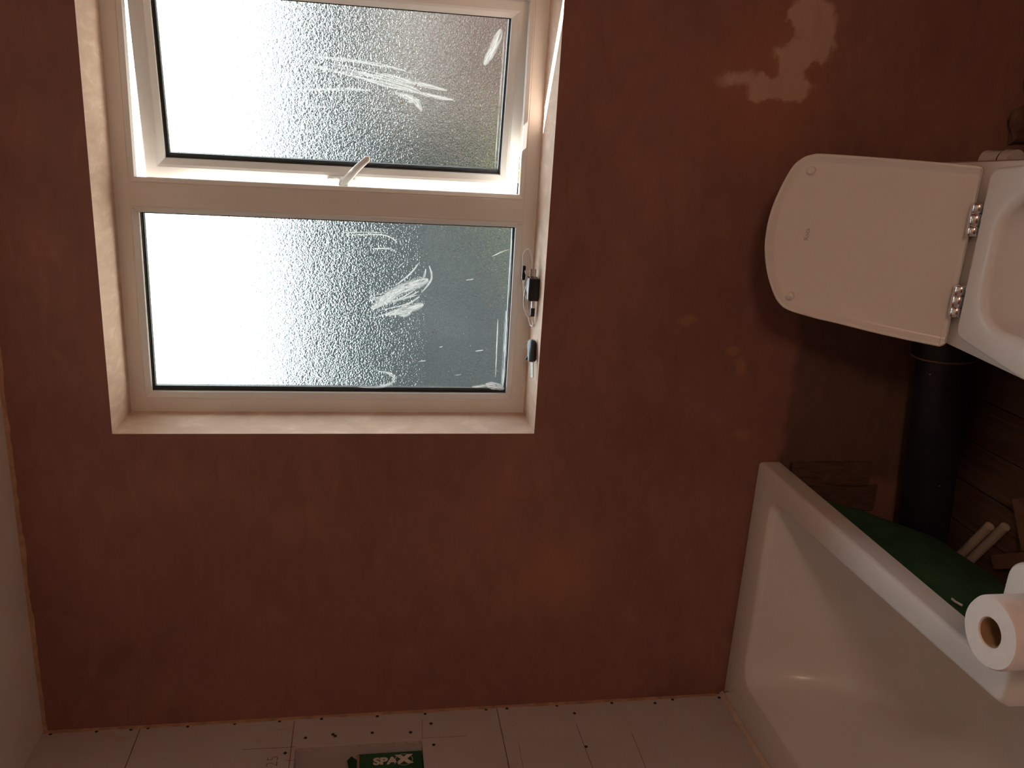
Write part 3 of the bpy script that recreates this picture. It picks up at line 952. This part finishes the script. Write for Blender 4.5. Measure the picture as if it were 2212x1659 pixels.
obj('bend', tubem(smoothpath([e0, e0 + dA*.06, (1.20,-.10,.180), (1.265,-.15,.185), (1.28,-.236,.185)], 6), .055, 24), M['black_iron'], sp, smooth=True, autosmooth=50)
obj('wall_clip', tubem([A0 - dA*.55 + Vector((0,0,0)), A0 - dA*.53], .066, 32), M['black_iron'], sp, smooth=True, autosmooth=50)

# white waste stub in the wall behind the pan
ws = empty('waste_stub', (1.462, -.03, .06)); tag(ws, 'short white plastic waste pipe poking from the wall behind the toilet', 'pipe')
obj('pipe', tubem([(1.462,.0,.090),(1.462,-.055,.084)], .024, 20), M['upvc'], ws, smooth=True, autosmooth=50)
obj('coupling', tubem([(1.462,-.055,.084),(1.462,-.058,.0837),(1.462,-.085,.081)], [.024,.028,.028], 20), M['upvc'], ws, smooth=True, autosmooth=50)
obj('groove', tubem([(1.462,-.053,.0842),(1.462,-.056,.0839)], .0262, 20), M['gasket'], ws, smooth=True, autosmooth=50)

# broken plaster at the foot of the wall, right of the toilet
def chunk(c, s, seed):
    bm = bmesh.new()
    bmesh.ops.create_icosphere(bm, subdivisions=2, radius=1)
    for v in bm.verts:
        k = 1 + .45 * noise.noise(v.co * 1.7 + Vector((seed*3.1, 0, 0))) + .2 * noise.noise(v.co * 4 + Vector((0, seed, 0)))
        v.co = Vector((v.co.x*s[0]*k, v.co.y*s[1]*k, v.co.z*s[2]*k)) + Vector(c)
    return bm
chunks = [((1.545,-.018,.030),(.050,.016,.034),'large brown lump of broken plaster at the wall foot right of the toilet'),
          ((1.640,-.020,.022),(.030,.018,.022),'low brown lump of broken plaster furthest right of the toilet'),
          ((1.500,-.050,.012),(.018,.018,.012),'small lump of broken plaster beside the white waste stub')]
for i, (c, s, lab) in enumerate(chunks):
    tag(obj('plaster_lump', chunk(c, s, i+1), M['rubble'], smooth=False), lab, 'rubble', 'broken plaster behind the toilet')

# two rough old boards fixed upright to the wall where the plaster stops, beside the bath
def rough_board(x0, x1, z0, z1, th, lab):
    bm = bmesh.new()
    nz = 14; rows = []
    for i in range(nz + 1):
        z = z0 + (z1 - z0) * i / nz
        jl = .004 * noise.noise(Vector((z*30, x0*10, 1))); jr = .004 * noise.noise(Vector((z*30, x1*10, 4)))
        rows.append([bm.verts.new((x0 + jl, -.0005, z)), bm.verts.new((x0 + jl, -th, z)), bm.verts.new((x1 + jr, -th*1.05, z)), bm.verts.new((x1 + jr, -.0005, z))])
    for a, b in zip(rows, rows[1:]):
        for k in range(4): bm.faces.new((a[k], a[(k+1) % 4], b[(k+1) % 4], b[k]))
    bm.faces.new(rows[0]); bm.faces.new(rows[-1][::-1])
    return tag(obj('timber_batten', bm, M['wood']), lab, 'board', 'old boards behind the bath')
rough_board(.634, .697, .24, .462, .014, 'upright old board on the wall nearest the black pipe socket beside the bath')
rough_board(.560, .630, .21, .488, .011, 'upright old board on the wall half hidden behind the bath corner')

# scrap under the bath
for i, (a, b, lab) in enumerate((((.600,-.190,.012), (.400,-.070,.012), 'pale plastic pipe on the floor under the bath, nearer the wall'),
                                 ((.622,-.236,.012), (.422,-.116,.012), 'pale plastic pipe on the floor under the bath, nearer the cardboard'))):
    A, B = Vector(a), Vector(b); d = (B - A).normalized()
    bm = bmesh.new(); u, w = frame_axes(d); n = 18
    loft(bm, [[A + d*s + (u*math.cos(2*math.pi*k/n) + w*math.sin(2*math.pi*k/n))*r for k in range(n)] for s, r in ((.004,.0085),(0,.0085),(0,.0115),((B-A).length,.0115),((B-A).length,.0085),((B-A).length-.004,.0085))], True, True)
    tag(obj('plastic_pipe', bm, M['palepipe'], smooth=True, autosmooth=40), lab, 'pipe', 'pale pipes under the bath')
def slab(name, c, sz, rot, mat, lab, cat):
    bm = bmesh.new(); box(bm, (-sz[0]/2,-sz[1]/2,0), (sz[0]/2,sz[1]/2,sz[2]))
    bm.transform(Matrix.Translation(c) @ Matrix.Rotation(math.radians(rot), 4, 'Z'))
    return tag(obj(name, bm, M[mat], bevel=.0015), lab, cat)
slab('plasterboard_offcut', (.455,-.335,0.0012), (.120,.17,.045), 32, 'offcut', 'pale block of board offcuts on the floor under the bath', 'offcut')
slab('cardboard_piece', (.690,-.345,.0012), (.12,.16,.022), 32, 'carddark', 'brown sheet lying flat on the floorboards beside the pale pipes', 'board')
slab('brown_offcut', (.575,-.315,.0012), (.035,.17,.030), 32, 'carddark', 'narrow brown strip on the floor between the pale block and the brown sheet', 'offcut')

# ------------------------------------------------------------------ screw box in the wall niche
bx = empty('screw_box', (-.06, -.17, NZ0)); tag(bx, 'green cardboard screw box with white lettering standing in the wall niche', 'box')
BXF = -.026; BY1, BY0 = -.1170, -.235; BZ1 = NZ0 + .157
obj('carton', boxm((BXF-.055, BY0, NZ0+.0005), (BXF, BY1, BZ1)), M['boxgreen'], bx, bevel=.0012)
TB = lambda y, z: basis((0,0,-1), (0,1,0), (BXF+.0008, y, z))
cen = Vector((0, -.146, 1.4665))
sp_z = 1.4665
obj('lettering', text_bm('SPA', .0315, TB(-.1475, 1.4805), offset_=.0016, sx=1.12), M['boxwhite'], bx)
obj('lettering', text_bm('X', .0370, TB(-.1450, 1.4350), offset_=.0030, sx=1.25), M['boxwhite'], bx)
bm = bmesh.new()
n = 40; ro = []
for k in range(n):
    q = 2*math.pi*k/n
    ro.append([bm.verts.new((BXF+.0006, -.1450 + .0185*s*math.sin(q), 1.4350 + (.0205*s + (0))*math.cos(q))) for s in (1, 1.07)])
for k in range(n): bm.faces.new((ro[k][0], ro[(k+1)%n][0], ro[(k+1)%n][1], ro[k][1]))
obj('lettering', bm, M['boxwhite'], bx)
bm = bmesh.new()
fl = [bm.verts.new(p) for p in ((BXF-.004,-.135,BZ1-.001),(BXF-.004,-.232,BZ1-.001),(BXF+.004,-.232,BZ1+.030),(BXF+.003,-.160,BZ1+.022),(BXF+.001,-.138,BZ1+.026),(BXF-.001,-.121,BZ1+.016))]
bm.faces.new([fl[i] for i in (0,1,2,3,4,5)])
r_ = bmesh.ops.solidify(bm, geom=bm.faces[:], thickness=.0012)
tag(obj('torn_flap', bm, M['boxgreen'], bx), 'torn green carton flap')
bm = boxm((BXF-.0005,BY0,BZ1-.004),(BXF+.0010,BY1-.004,BZ1+.002))
obj('torn_edge', bm, M['card'], bx)

# ------------------------------------------------------------------ things on the window sill
SZ = WZ0
ch = empty('phone_charger', (1.105, .07, SZ)); tag(ch, 'black plug charger with its looped cable lying on the window sill', 'charger')
obj('plug_body', boxm((1.084,.052,SZ+.0005), (1.138,.088,SZ+.026)), M['black'], ch, bevel=.003)
obj('rating_label', boxm((1.088,.0540,SZ+.0258), (1.118,.062,SZ+.0265)), M['boxwhite'], ch)
for z in (.008, .018): obj('plug_pin', boxm((1.138,.066,SZ+z), (1.158,.072,SZ+z+.004)), M['steel'], ch)
obj('usb_plug', boxm((1.052,.064,SZ+.007), (1.0835,.078,SZ+.014)), M['steel'], ch, bevel=.001)
obj('usb_grip', boxm((1.045,.0630,SZ+.0055), (1.066,.0795,SZ+.0155)), M['black'], ch, bevel=.002)
obj('micro_plug', boxm((1.126,.098,SZ+.0270), (1.160,.106,SZ+.0355)), M['black'], ch, bevel=.002)
path = smoothpath([(1.045,.071,SZ+.010),(1.025,.080,SZ+.004),(1.014,.100,SZ+.0045),(1.030,.112,SZ+.010),(1.081,.108,SZ+.020),(1.112,.096,SZ+.0225),(1.100,.088,SZ+.0275),(1.074,.076,SZ+.031),(1.050,.066,SZ+.024),(1.036,.080,SZ+.010),(1.042,.104,SZ+.016),(1.080,.112,SZ+.024),(1.126,.104,SZ+.030)], 8)
obj('cable', tubem(path, .0021, 8), M['greycable'], ch, smooth=True)
path = smoothpath([(1.140,.092,SZ+.026),(1.156,.104,SZ+.031),(1.182,.106,SZ+.034),(1.199,.101,SZ+.027),(1.192,.094,SZ+.019),(1.165,.090,SZ+.014),(1.142,.092,SZ+.022),(1.118,.098,SZ+.030)], 8)
obj('cable', tubem(path, .0021, 8), M['greycable'], ch, smooth=True)

kf = empty('car_key', (.955, .045, SZ)); tag(kf, 'black key fob with a metal key and split ring on the sill corner', 'key')
bm = bmesh.new()
lp = fillet([(-.027,-.011,.009),(.027,-.014,.013),(.027,.014,.013),(-.027,.011,.009)], 6)
rot = Matrix.Translation((.968,.040,SZ+.011)) @ Matrix.Rotation(math.radians(24), 4, 'Z') @ Matrix.Rotation(math.radians(28), 4, 'X')
loft(bm, [[rot @ Vector((a,b,-.006)) for a,b in offset(lp,.002)], [rot @ Vector((a,b,-.004)) for a,b in lp], [rot @ Vector((a,b,.004)) for a,b in lp], [rot @ Vector((a,b,.006)) for a,b in offset(lp,.003)]], True, True)
obj('fob', bm, M['black'], kf, smooth=True, autosmooth=45)
bm = bmesh.new(); box(bm, (-.064,-.004,-.0012), (-.026,.004,.0012)); 
for i in range(5): box(bm, (-.060+.006*i,.0035,-.0011), (-.057+.006*i,.0055,.0011))
bm.transform(rot); obj('key_blade', bm, M['steel'], kf)
bm = bmesh.new()
cen = Vector((.972,.062,SZ+.014)); n = 26
pts = [cen + Vector((.013*math.cos(2*math.pi*k/n), .005*math.sin(2*math.pi*k/n), .0125*math.sin(2*math.pi*k/n))) for k in range(n+1)]
tube(bm, pts, .0009, 6); obj('split_ring', bm, M['steel'], kf, smooth=True)
bm = bmesh.new(); box(bm, (-.016,-.006,-.0028), (.016,.006,.0028))
bm.transform(Matrix.Translation((.952,.068,SZ+.0105)) @ Matrix.Rotation(math.radians(18), 4, 'Z') @ Matrix.Rotation(math.radians(35), 4, 'Y') )
obj('small_tag', bm, M['black'], kf, bevel=.0015)

# ------------------------------------------------------------------ fill lamp added unseen behind the camera to brighten the room
def mat_lamp():
    m, t, out = newmat('fill_lamp_glow')
    e = t.nodes.new('ShaderNodeEmission'); e.inputs[0].default_value = (1.0, .70, .50, 1); e.inputs[1].default_value = LAMP
    t.links.new(e.outputs[0], out.inputs[0])
    return m
LAMP = 28.0
M['lamp'] = mat_lamp()
lc = Vector((2.08, -2.25, 1.42))
lamp = empty('added_fill_lamp', (lc.x, lc.y, H)); tag(lamp, 'added warm fill lamp, an unseen globe hung behind the viewer to brighten the room', 'lamp')
bm = bmesh.new(); bmesh.ops.create_uvsphere(bm, u_segments=32, v_segments=16, radius=.13); bmesh.ops.translate(bm, verts=bm.verts, vec=lc)
obj('globe', bm, M['lamp'], lamp, smooth=True)
obj('fill_lamp_flex', tubem([lc + Vector((0,0,.12)), (lc.x, lc.y, H - .02)], .004, 8), M['upvc'], lamp)
obj('fill_lamp_rose', tubem([(lc.x,lc.y,H-.001),(lc.x,lc.y,H-.015),(lc.x,lc.y,H-.028)], [.05,.05,.03], 24), M['upvc'], lamp, smooth=True, autosmooth=40)

# ------------------------------------------------------------------ outside
ground = obj('ground', boxm((-40, .6, -3.0), (40, 70, -2.7)), M['lawn'], origin=(0, 20, -2.7)); tag(ground, kind='structure')
M['bounce_ground'] = simple('pale_bounce_ground', (.46,.425,.38), .85, var=.12, scale=3)
bounce_slab = obj('ground_added_bounce', boxm((-14, .6, -2.7), (14, 8.5, -2.66)), M['bounce_ground'], origin=(0, 4, -2.66)); tag(bounce_slab, kind='structure')  # pale slab added out of view to bounce sunlight onto reveals and ceiling
def tree(c, r, h, mat, lab, seed):
    t_ = empty('garden_tree', (c[0], c[1], -2.7)); tag(t_, lab, 'tree', 'trees behind the obscured window')
    bm = bmesh.new(); bmesh.ops.create_icosphere(bm, subdivisions=4, radius=1)
    for v in bm.verts:
        p = v.co.normalized()
        k = 1 + .28*noise.noise(p*2.2 + Vector((seed,0,0))) + .20*noise.noise(p*6 + Vector((0,seed,0))) + .10*noise.noise(p*15)
        v.co = Vector((p.x*r[0]*k, p.y*r[1]*k, p.z*r[2]*k)) + Vector((c[0], c[1], h - r[2]))
    obj('crown', bm, M[mat], t_)
    obj('trunk', tubem([(c[0],c[1],-2.7),(c[0]+.1,c[1],(h-r[2]))], [.22,.14], 10), M['bark'], t_)
# clipped hedge along the end of the garden
bm = bmesh.new()
nx, nz = 90, 26
def hedge_pt(i, k, y):
    x = -13 + 24 * i / nx; z = -2.7 + 5.75 * k / nz
    q = Vector((x * .9, y, z * .9))
    top = .35 * noise.noise(Vector((x * .45, 3, 0))) + .18 * noise.noise(Vector((x * 1.7, 8, 0)))
    return (x, y + .35 * noise.noise(q) + .18 * noise.noise(q * 3.1), z + (k / nz) * top)
F0 = [[bm.verts.new(hedge_pt(i, k, 14.0)) for k in range(nz + 1)] for i in range(nx + 1)]
F1 = [[bm.verts.new(hedge_pt(i, k, 16.0)) for k in range(nz + 1)] for i in range(nx + 1)]
for i in range(nx):
    for k in range(nz):
        bm.faces.new((F0[i][k], F0[i+1][k], F0[i+1][k+1], F0[i][k+1])); bm.faces.new((F1[i][k], F1[i+1][k], F1[i+1][k+1], F1[i][k+1]))
    bm.faces.new((F0[i][nz], F0[i+1][nz], F1[i+1][nz], F1[i][nz])); bm.faces.new((F0[i][0], F0[i+1][0], F1[i+1][0], F1[i][0]))
for k in range(nz):
    bm.faces.new((F0[0][k], F0[0][k+1], F1[0][k+1], F1[0][k])); bm.faces.new((F0[nx][k], F0[nx][k+1], F1[nx][k+1], F1[nx][k]))
tag(obj('garden_hedge', bm, M['leaf1'], smooth=True), 'tall dark hedge seen blurred across both window panes', 'hedge')
tree((-.1,9.5,0), (1.1,.8,1.6), 1.0, 'leaf1', 'dark green garden tree seen blurred in the opening sash beside the mullion', 4)
tree((1.35,7.0,0), (.55,.5,.9), .25, 'leaf2', 'yellow green shrub seen blurred low in the opening sash', 12)
hb = empty('brick_house', (4.6, 11, -2.7)); tag(hb, 'pinkish brick house seen blurred through the right of the opening sash', 'house')
obj('walls', boxm((2.0,9.5,-2.7),(7.5,12.5,.75)), M['brick'], hb)
bm = bmesh.new()
v = [bm.verts.new(p) for p in ((1.8,9.2,.7),(7.8,9.2,.7),(7.8,12.8,.7),(1.8,12.8,.7),(1.8,11.0,1.5),(7.8,11.0,1.5))]
for f in ((0,1,5,4),(2,3,4,5),(0,4,3),(1,2,5),(0,3,2,1)): bm.faces.new([v[i] for i in f])
obj('roof', bm, M['rooftile'], hb)
